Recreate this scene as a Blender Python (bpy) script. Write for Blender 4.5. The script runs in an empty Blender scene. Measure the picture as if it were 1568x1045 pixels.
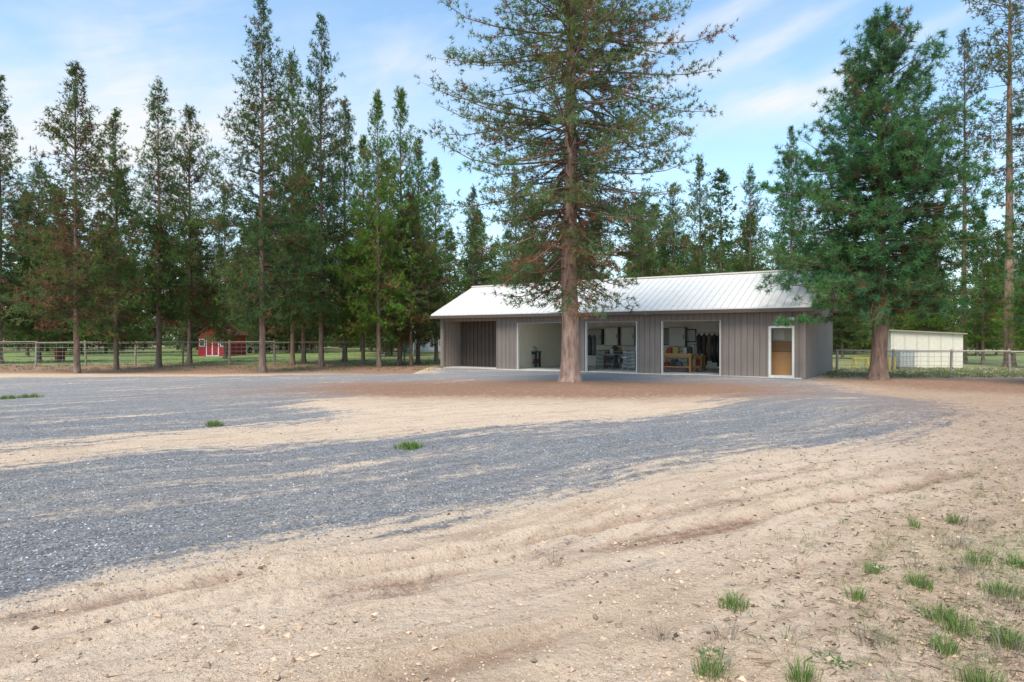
import bpy, math
import numpy as np
from math import radians, sin, cos, pi
D = bpy.data
scene = bpy.context.scene
F = 1045.0; HZ = 518.0; CX = 784.0; CAMH = 1.6

def G(x, y):
    Y = F*CAMH/(y-HZ)
    return ((x-CX)/F*Y, Y)
def AT(x, Y):
    return ((x-CX)/F*Y, Y)
def HT(ytop, Y):
    return CAMH+(HZ-ytop)*Y/F

# ------------------------------------------------------------ noise
def _h(ix, iy, s):
    n = (ix.astype(np.int64)*374761393 + iy.astype(np.int64)*668265263 + s*974634777) & 0xffffffff
    n = ((n ^ (n >> 13))*1274126177) & 0xffffffff
    n = (n ^ (n >> 16)) & 0xffffffff
    return n/4294967295.0
def vnoise(x, y, s=0):
    ix = np.floor(x); iy = np.floor(y); fx = x-ix; fy = y-iy
    fx = fx*fx*(3-2*fx); fy = fy*fy*(3-2*fy)
    a = _h(ix, iy, s); b = _h(ix+1, iy, s); c = _h(ix, iy+1, s); d = _h(ix+1, iy+1, s)
    return (a*(1-fx)+b*fx)*(1-fy)+(c*(1-fx)+d*fx)*fy
def fbm(x, y, s=0, o=4):
    v = 0; a = .5
    for i in range(o):
        v = v+a*vnoise(x*2**i, y*2**i, s+i*7); a *= .5
    return v

# ------------------------------------------------------------ mesh builder
class MB:
    def __init__(self):
        self.v = []; self.t = []; self.c = []; self.m = []; self.n = 0
    def add(self, v, t, c, mat=0):
        v = np.asarray(v, float).reshape(-1, 3); t = np.asarray(t, int).reshape(-1, 3)
        c = np.asarray(c, float)
        if c.ndim == 1: c = np.tile(c[:3], (len(v), 1))
        self.v.append(v); self.t.append(t+self.n); self.c.append(c); self.m.append(np.full(len(t), mat)); self.n += len(v)
    def box(self, x0, x1, y0, y1, z0, z1, col=(.5, .5, .5), mat=0, M=None):
        v = np.array([[x, y, z] for z in (z0, z1) for y in (y0, y1) for x in (x0, x1)], float)
        if M is not None: v = v@M[0].T+M[1]
        q = [(0, 2, 3, 1), (4, 5, 7, 6), (0, 1, 5, 4), (2, 6, 7, 3), (0, 4, 6, 2), (1, 3, 7, 5)]
        t = []
        for a, b, c, d in q: t += [(a, b, c), (a, c, d)]
        self.add(v, t, col, mat)
    def prism(self, prof, x0, x1, axis='x', col=(.5, .5, .5), mat=0):
        n = len(prof); v = []
        for x in (x0, x1):
            for a, z in prof:
                v.append((x, a, z) if axis == 'x' else (a, x, z))
        t = []
        for i in range(n):
            j = (i+1) % n
            t += [(i, j, n+j), (i, n+j, n+i)]
        for i in range(1, n-1):
            t += [(0, i+1, i), (n, n+i, n+i+1)]
        self.add(v, t, col, mat)
    def tube(self, pts, rad, sides=8, col=(.3, .2, .1), mat=0, cap=True):
        pts = np.asarray(pts, float); K = len(pts); rad = np.broadcast_to(rad, (K,))
        d = np.gradient(pts, axis=0); d /= np.linalg.norm(d, axis=1)[:, None]+1e-9
        ref = np.array([1., 0, 0]) if abs(d[0][0]) < .8 else np.array([0, 1., 0])
        a = np.cross(d, ref); a /= np.linalg.norm(a, axis=1)[:, None]; b = np.cross(d, a)
        th = np.linspace(0, 2*pi, sides, endpoint=False)
        v = pts[:, None]+rad[:, None, None]*(np.cos(th)[None, :, None]*a[:, None]+np.sin(th)[None, :, None]*b[:, None])
        t = []
        for k in range(K-1):
            for s in range(sides):
                s2 = (s+1) % sides; A = k*sides+s; B = k*sides+s2; C = A+sides; E = B+sides
                t += [(A, B, E), (A, E, C)]
        v = v.reshape(-1, 3)
        if cap:
            v = np.vstack([v, pts[:1], pts[-1:]]); i0 = K*sides
            for s in range(sides):
                s2 = (s+1) % sides
                t += [(i0, s2, s), (i0+1, (K-1)*sides+s, (K-1)*sides+s2)]
        self.add(v, t, col, mat)
    def mesh(self, name, mats, smooth=()):
        v = np.vstack(self.v); t = np.vstack(self.t); c = np.vstack(self.c); m = np.concatenate(self.m)
        me = D.meshes.new(name)
        me.vertices.add(len(v)); me.vertices.foreach_set('co', v.astype(np.float32).ravel())
        me.loops.add(len(t)*3); me.loops.foreach_set('vertex_index', t.astype(np.int32).ravel())
        me.polygons.add(len(t)); me.polygons.foreach_set('loop_start', (np.arange(len(t))*3).astype(np.int32))
        for mt in mats: me.materials.append(mt)
        me.polygons.foreach_set('material_index', m.astype(np.int32))
        me.polygons.foreach_set('use_smooth', np.isin(m, list(smooth)))
        me.update(calc_edges=True)
        at = me.color_attributes.new('Col', 'FLOAT_COLOR', 'POINT')
        cc = np.ones((len(v), 4), np.float32); cc[:, :3] = c
        at.data.foreach_set('color', cc.ravel())
        return me
    def obj(self, name, mats, smooth=(), loc=(0, 0, 0), rot=0, scale=1, parent=None):
        return place(self.mesh(name, mats, smooth), name, loc, rot, scale, parent)

def place(me, name, loc=(0, 0, 0), rot=0, scale=1, parent=None):
    o = D.objects.new(name, me); scene.collection.objects.link(o)
    o.location = loc; o.rotation_euler = (0, 0, rot)
    o.scale = (scale,)*3 if np.isscalar(scale) else scale
    if parent: o.parent = parent
    return o
def empty(name, loc=(0, 0, 0), rot=0):
    return place(None, name, loc, rot)

# ------------------------------------------------------------ materials
class NT:
    def __init__(self, name):
        self.m = D.materials.new(name); self.m.use_nodes = True
        self.t = self.m.node_tree; self.t.nodes.clear()
        self.out = self.t.nodes.new('ShaderNodeOutputMaterial')
    def n(self, typ, **kw):
        nd = self.t.nodes.new(typ)
        for k, v in kw.items():
            if k[0] == '_': setattr(nd, k[1:], v)
        return nd
    def l(self, a, b): self.t.links.new(a, b)
    def setin(self, nd, key, v):
        if isinstance(v, bpy.types.NodeSocket): self.l(v, nd.inputs[key])
        elif isinstance(v, (tuple, list)) and len(v) == 3 and nd.inputs[key].type == 'RGBA': nd.inputs[key].default_value = (*v, 1)
        else: nd.inputs[key].default_value = v
    def math(self, op, a, b=0, c=None, clamp=False):
        nd = self.n('ShaderNodeMath', _operation=op, _use_clamp=clamp)
        self.setin(nd, 0, a); self.setin(nd, 1, b)
        if c is not None: self.setin(nd, 2, c)
        return nd.outputs[0]
    def mix(self, f, a, b, bt='MIX'):
        nd = self.n('ShaderNodeMix', _data_type='RGBA', _blend_type=bt)
        self.setin(nd, 0, f); self.setin(nd, 6, a); self.setin(nd, 7, b); return nd.outputs[2]
    def noise(self, vec, scale, detail=4, rough=.5, dist=0):
        nd = self.n('ShaderNodeTexNoise'); self.l(vec, nd.inputs['Vector'])
        nd.inputs['Scale'].default_value = scale; nd.inputs['Detail'].default_value = detail
        nd.inputs['Roughness'].default_value = rough; nd.inputs['Distortion'].default_value = dist
        return nd.outputs[0]
    def vor(self, vec, scale, feature='F1', out='Color'):
        nd = self.n('ShaderNodeTexVoronoi', _feature=feature); self.l(vec, nd.inputs['Vector'])
        nd.inputs['Scale'].default_value = scale; return nd.outputs[out]
    def rmap(self, v, a, b, c=0, d=1, smooth=True):
        nd = self.n('ShaderNodeMapRange'); nd.interpolation_type = 'SMOOTHSTEP' if smooth else 'LINEAR'
        self.setin(nd, 0, v)
        for i, x in enumerate((a, b, c, d)): nd.inputs[i+1].default_value = x
        return nd.outputs[0]
    def bsdf(self, col, rough=.8, bump=None, bstr=.5, bdist=.02, metal=0, spec=.3):
        b = self.n('ShaderNodeBsdfPrincipled'); self.setin(b, 'Base Color', col); self.setin(b, 'Roughness', rough)
        b.inputs['Metallic'].default_value = metal; b.inputs['Specular IOR Level'].default_value = spec
        if bump is not None:
            bn = self.n('ShaderNodeBump'); self.l(bump, bn.inputs['Height'])
            bn.inputs['Strength'].default_value = bstr; bn.inputs['Distance'].default_value = bdist
            self.l(bn.outputs[0], b.inputs['Normal'])
        self.l(b.outputs[0], self.out.inputs[0]); return b
    def attr(self, name, out='Color'):
        nd = self.n('ShaderNodeAttribute', _attribute_name=name); return nd.outputs[out]
    def obj(self): return self.n('ShaderNodeTexCoord').outputs['Object']
    def pos(self): return self.n('ShaderNodeNewGeometry').outputs['Position']
    def scalevec(self, v, s):
        nd = self.n('ShaderNodeMapping'); self.l(v, nd.inputs[0]); nd.inputs['Scale'].default_value = s; return nd.outputs[0]

def mat_vcol(name, rough=.75, var=.35, nscale=20, stretch=(1, 1, 1), bump=.4, metal=0, spec=.3):
    k = NT(name); c = k.attr('Col'); v = k.scalevec(k.obj(), stretch)
    n = k.noise(v, nscale, 4, .6)
    f = k.rmap(n, .25, .75, 1-var, 1+var, False)
    cb = k.n('ShaderNodeCombineXYZ')
    for i in range(3): k.l(f, cb.inputs[i])
    col = k.mix(1.0, c, cb.outputs[0], 'MULTIPLY')
    k.bsdf(col, rough, n if bump else None, bump, .02, metal, spec); return k.m

def mat_foliage(name):
    k = NT(name); c = k.attr('Col')
    d = k.n('ShaderNodeBsdfDiffuse'); k.l(c, d.inputs[0])
    t = k.n('ShaderNodeBsdfTranslucent'); k.l(c, t.inputs[0])
    m1 = k.n('ShaderNodeMixShader'); m1.inputs[0].default_value = .3; k.l(d.outputs[0], m1.inputs[1]); k.l(t.outputs[0], m1.inputs[2])
    k.l(m1.outputs[0], k.out.inputs[0]); return k.m

M_BARK = mat_vcol('bark', .9, .6, 9, (1, 1, .25), .9)
M_FOL = mat_foliage('needles')
k = NT('twig_bark'); dd_ = k.n('ShaderNodeBsdfDiffuse'); k.l(k.attr('Col'), dd_.inputs[0]); k.l(dd_.outputs[0], k.out.inputs[0]); M_TWIG = k.m
M_GEN = mat_vcol('painted', .55, .08, 6, (1, 1, 1), 0)
M_WOOD = mat_vcol('weathered_wood', .85, .3, 12, (1, 1, 1), .4)
k = NT('stone'); k.bsdf(k.attr('Col'), .9); M_STONE = k.m
M_METAL = mat_vcol('metal', .4, .1, 6, (1, 1, 1), 0, .6)

def mat_siding(name, axis, col, spacing=.25, gw=.1, dark=.5):
    k = NT(name); o = k.obj(); sp = k.n('ShaderNodeSeparateXYZ'); k.l(o, sp.inputs[0])
    a = k.math('FRACT', k.math('DIVIDE', sp.outputs[axis], spacing))
    g = k.math('LESS_THAN', a, gw)
    n = k.noise(k.scalevec(o, (6, 6, .5)), 1.5, 5, .6)
    n2 = k.noise(o, .8, 3)
    c = k.mix(k.rmap(n, .3, .7), tuple(x*.86 for x in col), tuple(x*1.1 for x in col))
    c = k.mix(k.rmap(n2, .35, .7, 0, .35), c, tuple(x*.8 for x in col))
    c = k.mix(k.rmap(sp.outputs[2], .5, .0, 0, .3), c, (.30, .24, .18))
    c = k.mix(g, c, tuple(x*dark for x in col))
    h = k.math('SUBTRACT', 1, g)
    k.bsdf(c, .8, h, .6, .015); return k.m

# ------------------------------------------------------------ world
SUN_EL = radians(56); SUN_AZ = radians(200)
w = D.worlds.new('World'); scene.world = w; w.use_nodes = True
t = w.node_tree; t.nodes.clear()
def wn(ty): return t.nodes.new(ty)
out = wn('ShaderNodeOutputWorld'); bg = wn('ShaderNodeBackground'); bg.inputs[1].default_value = .15
sky = wn('ShaderNodeTexSky'); sky.sky_type = 'NISHITA'; sky.sun_disc = False
sky.sun_elevation = SUN_EL; sky.sun_rotation = SUN_AZ; sky.air_density = 1.0; sky.dust_density = .4; sky.ozone_density = 1.3
tc = wn('ShaderNodeTexCoord'); sp = wn('ShaderNodeSeparateXYZ'); t.links.new(tc.outputs['Generated'], sp.inputs[0])
def wm(op, a, b=0, c=None, clamp=False):
    nd = wn('ShaderNodeMath'); nd.operation = op; nd.use_clamp = clamp
    for i, x in enumerate((a, b, c)):
        if x is None: continue
        if isinstance(x, bpy.types.NodeSocket): t.links.new(x, nd.inputs[i])
        else: nd.inputs[i].default_value = x
    return nd.outputs[0]
az = wm('ARCTAN2', sp.outputs[0], sp.outputs[1]); el = wm('ARCSINE', sp.outputs[2])
def wnoise(vx, vy, vz, scale, det=5, rough=.55, dist=0):
    cb = wn('ShaderNodeCombineXYZ')
    for i, x in enumerate((vx, vy, vz)):
        if isinstance(x, bpy.types.NodeSocket): t.links.new(x, cb.inputs[i])
        else: cb.inputs[i].default_value = x
    nd = wn('ShaderNodeTexNoise'); t.links.new(cb.outputs[0], nd.inputs['Vector'])
    nd.inputs['Scale'].default_value = scale; nd.inputs['Detail'].default_value = det; nd.inputs['Roughness'].default_value = rough
    nd.inputs['Distortion'].default_value = dist
    return nd.outputs[0]
wob = wm('MULTIPLY', wm('SUBTRACT', wnoise(az, el, 3.1, 9, 3), .5), 2.4)
def streak(px, py, ang, L, W, amp):
    a0 = math.atan2((px-CX), F); e0 = math.atan2(HZ-py, math.hypot(F, px-CX))
    ca, sa = cos(ang), sin(ang)
    da = wm('SUBTRACT', az, a0); de = wm('SUBTRACT', el, e0)
    u = wm('ADD', wm('MULTIPLY', da, ca/L), wm('MULTIPLY', de, sa/L))
    v = wm('ADD', wm('MULTIPLY', da, -sa/W), wm('MULTIPLY', de, ca/W))
    v = wm('ADD', v, wob)
    r = wm('ADD', wm('MULTIPLY', u, u), wm('MULTIPLY', v, v))
    return wm('MULTIPLY', wm('EXPONENT', wm('MULTIPLY', r, -1)), amp)
ang = radians(17)
xr = wm('ADD', wm('MULTIPLY', az, cos(ang)), wm('MULTIPLY', el, sin(ang)))
yr = wm('ADD', wm('MULTIPLY', az, -sin(ang)), wm('MULTIPLY', el, cos(ang)))
n1 = wnoise(wm('MULTIPLY', xr, 1.6), wm('MULTIPLY', yr, 6), .3, 2.0, 4, .6, .5)
base = wm('MULTIPLY', wm('SUBTRACT', n1, .52, clamp=True), 1.1)
fine = wnoise(wm('MULTIPLY', xr, 4), wm('MULTIPLY', yr, 22), 7.7, 2.5, 5, .6, .3)
parts = [streak(1160, 72, ang, .14, .013, .55), streak(1210, 150, radians(8), .11, .024, .75), streak(1090, 30, ang, .2, .012, .55),
         streak(1420, 45, ang, .12, .012, .35), streak(640, 95, radians(-5), .08, .02, .25), streak(60, 170, radians(12), .35, .09, .5),
         streak(330, 230, radians(10), .3, .07, .5)]
s = parts[0]
for p in parts[1:]: s = wm('ADD', s, p)
s = wm('MULTIPLY', s, wm('MULTIPLY_ADD', fine, 1.3, .25))
haze = wm('EXPONENT', wm('MULTIPLY', wm('MAXIMUM', el, 0), -4.5))
cl = wm('ADD', wm('ADD', base, s), wm('MULTIPLY', haze, .6), clamp=True)
mx = wn('ShaderNodeMix'); mx.data_type = 'RGBA'; t.links.new(cl, mx.inputs[0])
gn = wn('ShaderNodeMix'); gn.data_type = 'RGBA'; gn.blend_type = 'MULTIPLY'; gn.inputs[0].default_value = 1
t.links.new(sky.outputs[0], gn.inputs[6]); gn.inputs[7].default_value = (1.5, 1.85, 1.85, 1)
t.links.new(gn.outputs[2], mx.inputs[6]); mx.inputs[7].default_value = (6.4, 6.5, 6.6, 1)
t.links.new(mx.outputs[2], bg.inputs[0]); t.links.new(bg.outputs[0], out.inputs[0])

sun = D.lights.new('sun', 'SUN'); sun.energy = 4.2; sun.angle = radians(34); sun.color = (1, .94, .85)
so = D.objects.new('sun', sun); scene.collection.objects.link(so)
from mathutils import Vector
sd = Vector((sin(SUN_AZ)*cos(SUN_EL), cos(SUN_AZ)*cos(SUN_EL), sin(SUN_EL)))
so.rotation_euler = sd.to_track_quat('Z', 'Y').to_euler(); so.location = (0, 0, 30)

# ------------------------------------------------------------ ground
def polyG(pts): return np.array([G(*p) for p in pts])
low_px = [(-700, 1010), (-200, 955), (0, 920), (150, 882), (400, 838), (650, 800), (780, 772), (1000, 722), (1200, 692), (1350, 672), (1440, 652), (1475, 633)]
outer = polyG(low_px+[(1420, 612), (1300, 599), (1250, 585), (1236, 560), (675, 556), (660, 572), (400, 575), (0, 579), (-900, 585)])
island = polyG([(-600, 738), (0, 718), (200, 696), (330, 689), (560, 674), (800, 657), (950, 642), (1080, 626), (1135, 611), (1080, 600), (900, 594), (720, 597), (580, 604),
                (480, 612), (440, 622), (500, 631), (520, 641), (400, 653), (200, 668), (0, 685), (-600, 703)])
def segdist(P, poly, closed=True):
    n = len(poly); d = np.full(len(P), 1e9)
    for i in range(n if closed else n-1):
        a = poly[i]; b = poly[(i+1) % n]; ab = b-a
        tt = np.clip(((P-a)@ab)/(ab@ab), 0, 1)
        d = np.minimum(d, np.linalg.norm(P-(a+tt[:, None]*ab), axis=1))
    return d
def inside(P, poly):
    r = np.zeros(len(P), bool); n = len(poly)
    for i in range(n):
        x1, y1 = poly[i]; x2, y2 = poly[(i+1) % n]
        if y1 == y2: continue
        c = ((y1 > P[:, 1]) != (y2 > P[:, 1])) & (P[:, 0] < (x2-x1)*(P[:, 1]-y1)/(y2-y1)+x1)
        r ^= c
    return r
def sdp(P, poly): return np.where(inside(P, poly), 1, -1)*segdist(P, poly)
low = polyG(low_px)
TREE_C = G(873, 589); TREE_R = G(1345, 582)
def masks(P):
    so_ = sdp(P, outer); si = sdp(P, island)
    gs = np.minimum(so_, -si)
    trk = segdist(P, low, False)*np.where(inside(P, outer), 1, -1)
    return gs, si, trk
rut_px = [[(-200, 1060), (100, 1010), (330, 968), (480, 925), (640, 893), (760, 868), (1000, 825), (1250, 770), (1500, 720)],
          [(-300, 985), (0, 948), (250, 905), (500, 860), (760, 815), (1000, 765), (1250, 715)],
          [(-300, 1050), (0, 990), (260, 935), (520, 884), (760, 838), (980, 795), (1200, 750), (1500, 690)],
          [(500, 1080), (700, 1020), (900, 960), (1150, 890), (1400, 820), (1568, 780)]]
ruts = [polyG(r) for r in rut_px]; RA = [1.2, .9, .8, .6]
def rutf(P):
    o = 0*P[:, 0]
    for i, r in enumerate(ruts):
        jx = (vnoise(P[:, 0]*2.1, P[:, 1]*2.1, 60+i)-.5)*.16
        d = np.abs(segdist(P, r, False)+jx); o = np.maximum(o, RA[i]*np.exp(-(d/.085)**2)*np.clip(vnoise(P[:, 0]*1.3, P[:, 1]*1.3, 40+i)*1.9-.45, 0, 1))
    return o
def height(P):
    x, y = P[:, 0], P[:, 1]
    h = (fbm(x*.35, y*.35, 3, 3)-.45)*.10
    near = np.clip((34-y)/10, 0, 1)*np.clip((y+3)/4, 0, 1)
    h += (fbm(x*1.7, y*1.7, 11, 3)-.45)*.05*near
    h += (fbm(x*6, y*6, 21, 3)-.42)*.032*near
    h += (fbm(x*17, y*17, 51, 2)-.38)*.014*np.clip((9-y)/3, 0, 1)*near
    for i, r in enumerate(ruts):
        jx = (vnoise(x*2.1, y*2.1, 60+i)-.5)*.16
        d = np.abs(segdist(P, r, False)+jx)
        h += RA[i]*(-.045*np.exp(-(d/.10)**2)+.032*np.exp(-((d-.22)/.08)**2))*np.clip(1.9*vnoise(x*1.1, y*1.1, 40+i)-.35, 0, 1.3)
    td = np.hypot(x-TREE_C[0], y-TREE_C[1]); h += .12*np.exp(-(td/1.8)**2)
    return h
def axis(lo, hi, step, far, g=1.25):
    a = list(np.arange(lo, hi+1e-6, step)); s_ = step; x = hi
    while x < far: s_ *= g; x += s_; a.append(x)
    s_ = step; x = lo; b = []
    while x > -far: s_ *= g; x -= s_; b.append(x)
    return np.array(b[::-1]+a)
xs = axis(-7, 8, .04, 2500, 1.04)
ys = [2.2]; st = .022
while ys[-1] < 3000:
    ys.append(ys[-1]+st); st = max(st, .0085*(ys[-1]-1)) if ys[-1] < 30 else st*1.03
ys = np.array([-400, -100, -30, -10, -4, -1, 1, 1.8]+ys)
XX, YY = np.meshgrid(xs, ys); P = np.stack([XX.ravel(), YY.ravel()], 1)
gs, si, trk = masks(P)
Hh = height(P)
nx, ny = len(xs), len(ys)
idx = np.arange(nx*ny).reshape(ny, nx)
a, b, c, d = idx[:-1, :-1].ravel(), idx[:-1, 1:].ravel(), idx[1:, 1:].ravel(), idx[1:, :-1].ravel()
tris = np.vstack([np.stack([a, b, c], 1), np.stack([a, c, d], 1)])
x, y = P[:, 0], P[:, 1]
def ell(cx, cy, rx, ry): return np.exp(-(((x-cx)/rx)**2+((y-cy)/ry)**2))
litter_rutshade = 1.0*np.clip(ell(TREE_C[0]-.9, TREE_C[1]-1.7, 6.6, 3.2)*1.8, 0, 1)
litter_rutshade = np.maximum(litter_rutshade, .75*np.clip(ell(TREE_R[0]+2.5, TREE_R[1]-3, 5, 4.5)*1.3, 0, 1)*np.clip(.5-gs*.6, 0, 1))
litter_rutshade = np.maximum(litter_rutshade, .85*np.clip((x*.03+y-29.3)/2, 0, 1)*(x < -4.5))
litter_rutshade = np.maximum(litter_rutshade, np.clip((y-36)/3, 0, 1)*.55)
litter_rutshade = np.maximum(litter_rutshade, .5*rutf(P))  # rut hollows painted darker through this mask, shade put into the colour
vp = (x-4.2)/3.0+(7-y)*.10
litter_rutshade = np.maximum(litter_rutshade, .3*np.clip(vp, 0, 1)*(y < 24))
grass = np.clip((y-40)/3, 0, 1)*np.clip(.6+1.2*(fbm(x*.06, y*.06, 71, 3)-.42), 0, 1)
grass = np.maximum(grass, .5*np.clip((x-14)/3, 0, 1)*np.clip((y-27.8)/1.5, 0, 1))
grass = np.maximum(grass, np.clip((-x-11)/6, 0, 1)*np.clip((y-41)/1.5, 0, 1)*np.clip((100-y)/30, 0, 1))
grass = np.maximum(grass, .4*np.clip((x-2.6)/1.2, 0, 1)*np.clip((6.2-y)/2, 0, 1))
mb = MB(); cols = np.stack([np.clip(.5+gs/2.2, 0, .82), litter_rutshade, grass], 1)
mb.add(np.stack([x, y, Hh], 1), tris, cols)

k = NT('ground'); pos = k.pos(); mk = k.attr('Col'); trk_a = k.attr('trk', 'Fac')
ms = k.n('ShaderNodeSeparateColor'); k.l(mk, ms.inputs[0])
ps = k.n('ShaderNodeSeparateXYZ'); k.l(pos, ps.inputs[0])
cbx = k.n('ShaderNodeCombineXYZ'); k.l(k.math('MULTIPLY', trk_a, 1.5), cbx.inputs[0]); k.l(k.math('MULTIPLY', ps.outputs[0], .16), cbx.inputs[1]); k.l(k.math('MULTIPLY', ps.outputs[1], .10), cbx.inputs[2])
stv = cbx.outputs[0]
st1 = k.noise(stv, 1.3, 4, .62); st2 = k.noise(stv, 4.5, 4, .6)
nb_ = k.noise(pos, .9, 5, .6); nm = k.noise(pos, 6, 4, .65); nf = k.noise(pos, 38, 4, .65); nh = k.noise(pos, 140, 2, .6)
def addn(g_, n_, a_): return k.math('ADD', g_, k.math('MULTIPLY', k.math('SUBTRACT', n_, .5), a_))
g = addn(ms.outputs[0], st1, 1.6); g = addn(g, st2, .9); g = addn(g, nb_, .5); g = addn(g, nm, .9); g = addn(g, nf, 1.2)
gf = k.rmap(g, .32, .70)
dirt = k.mix(k.rmap(nb_, .3, .7), (.63, .43, .275), (.76, .55, .37))
dirt = k.mix(k.rmap(trk_a, -3.5, -.2, 0, .6), dirt, (.84, .63, .45))
dirt = k.mix(k.rmap(st1, .42, .62, 0, .5), dirt, (.82, .61, .43))
dirt = k.mix(k.rmap(st2, .52, .62, 0, .5), dirt, (.52, .345, .22))
dirt = k.mix(k.rmap(nm, .56, .72, 0, .6), dirt, (.46, .30, .19))
dirt = k.mix(k.rmap(nf, .54, .70, 0, .7), dirt, (.36, .24, .155))
dirt = k.mix(k.rmap(nh, .60, .72, 0, .65), dirt, (.20, .145, .11))
dirt = k.mix(k.rmap(nh, .42, .30, 0, .55), dirt, (.90, .74, .57))
dirt = k.mix(k.rmap(ps.outputs[0], 2.5, 9, 0, .3), dirt, (.46, .33, .24))
vc = k.vor(pos, 62); vs = k.n('ShaderNodeSeparateColor'); k.l(vc, vs.inputs[0])
gr = k.mix(vs.outputs[0], (.135, .13, .128), (.42, .40, .39))
gr = k.mix(k.rmap(nh, .45, .65, 0, .5), gr, (.15, .145, .143))
gr = k.mix(k.rmap(vs.outputs[1], .88, .96, 0, .7), gr, (.62, .59, .55))
gr = k.mix(k.rmap(st1, .40, .60, .30, 0), gr, (.46, .38, .31))
gr = k.mix(k.rmap(nm, .5, .7, 0, .4), gr, (.115, .108, .108))
gr = k.mix(k.rmap(st2, .5, .65, 0, .35), gr, (.14, .135, .135))
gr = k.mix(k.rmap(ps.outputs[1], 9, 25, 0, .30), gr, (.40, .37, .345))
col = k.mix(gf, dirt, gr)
lt = k.math('MULTIPLY', ms.outputs[1], k.rmap(k.math('ADD', k.math('MULTIPLY', nf, .6), k.math('MULTIPLY', nm, .6)), .36, .66))
lt = k.math('MULTIPLY', lt, 1.6, clamp=True)
lcol = k.mix(k.rmap(nh, .35, .65), (.22, .12, .075), (.46, .26, .165))
col = k.mix(lt, col, lcol)
ga = k.math('MULTIPLY', ms.outputs[2], k.rmap(k.math('ADD', nm, k.math('MULTIPLY', nb_, .5)), .5, .9), clamp=True)
ga = k.math('MULTIPLY', ga, 1.8, clamp=True)
gcol = k.mix(k.rmap(nb_, .35, .65), (.13, .21, .05), (.22, .32, .08))
gcol = k.mix(k.rmap(nf, .45, .65, 0, .45), gcol, (.28, .26, .14))
col = k.mix(ga, col, gcol)
nbp = k.noise(pos, 11, 6, .75)
k.bsdf(col, .95, nbp, 1.0, .07, 0, .15)
M_GROUND = k.m
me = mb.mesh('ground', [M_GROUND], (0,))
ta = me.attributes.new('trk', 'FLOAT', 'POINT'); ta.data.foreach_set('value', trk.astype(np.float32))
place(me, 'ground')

rng = np.random.default_rng(5)
def stones(name, n, xr_, yr_, pick, size, colf, seed):
    r = np.random.default_rng(seed)
    yy = np.exp(r.uniform(np.log(yr_[0]), np.log(yr_[1]), n)); xx = r.uniform(-1, 1, n)*(yy*.78+.5)
    Pp = np.stack([xx, yy], 1); gs_, si_, tk_ = masks(Pp)
    keep = pick(Pp, gs_, r); Pp = Pp[keep]; n = len(Pp)
    h_ = height(Pp)
    o = np.array([[1, 0, 0], [0, 1, 0], [-1, 0, 0], [0, -1, 0], [0, 0, 1], [0, 0, -1]], float)
    tt = np.array([[0, 1, 4], [1, 2, 4], [2, 3, 4], [3, 0, 4], [1, 0, 5], [2, 1, 5], [3, 2, 5], [0, 3, 5]])
    sz = size(r, n, Pp)
    v = o[None]*sz[:, None, None]*r.uniform(.6, 1.2, (n, 6, 1)); v[:, :, 2] *= .6
    v += r.normal(0, .2, v.shape)*sz[:, None, None]
    an = r.uniform(0, 6.28, n); ca, sa = np.cos(an)[:, None], np.sin(an)[:, None]
    vx = v[:, :, 0]*ca-v[:, :, 1]*sa; vy = v[:, :, 0]*sa+v[:, :, 1]*ca
    v = np.stack([vx+Pp[:, :1], vy+Pp[:, 1:], v[:, :, 2]+h_[:, None]+sz[:, None]*.2], 2)
    tr = (tt[None]+np.arange(n)[:, None, None]*6)
    c = np.repeat(colf(r, n), 6, axis=0)
    b_ = MB(); b_.add(v, tr, c); b_.obj(name, [M_STONE])
def gcolf(r, n):
    v = r.uniform(.11, .45, n); v[r.random(n) < .06] = .62
    return np.stack([v*1.0, v*.97, v*.955], 1)
stones('gravel', 55000, None, (2.9, 15), lambda P_, g_, r: (g_+r.normal(0, .4, len(g_)) > .15) & (r.random(len(g_)) < .35+.65*(vnoise(P_[:, 0]*.8, P_[:, 1]*2.2, 19) > .45)), lambda r, n, P_: r.uniform(.004, .011, n)*(1+P_[:, 1]*.04), gcolf, 1)
def dcolf(r, n):
    b_ = r.uniform(.4, 1.25, n)[:, None]; return b_*np.array([[.60, .43, .29]])
stones('dirt_clods', 42000, None, (2.9, 14), lambda P_, g_, r: (g_+r.normal(0, .3, len(g_)) < .1) & (r.random(len(g_)) < .3+.7*(vnoise(P_[:, 0]*1.2, P_[:, 1]*1.2, 9) > .5)), lambda r, n, P_: r.uniform(.003, .010, n)+(r.random(n) < .04)*r.uniform(.005, .02, n), dcolf, 2)
stones('pine_cones', 1900, None, (3.5, 24), lambda P_, g_, r: (r.random(len(g_)) < np.clip((P_[:, 0]/P_[:, 1])*1.6-.02, .07, 1)) & (g_ < .5), lambda r, n, P_: r.uniform(.007, .022, n), lambda r, n: r.uniform(.5, 1.6, n)[:, None]*np.array([[.13, .085, .055]]), 3)

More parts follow.
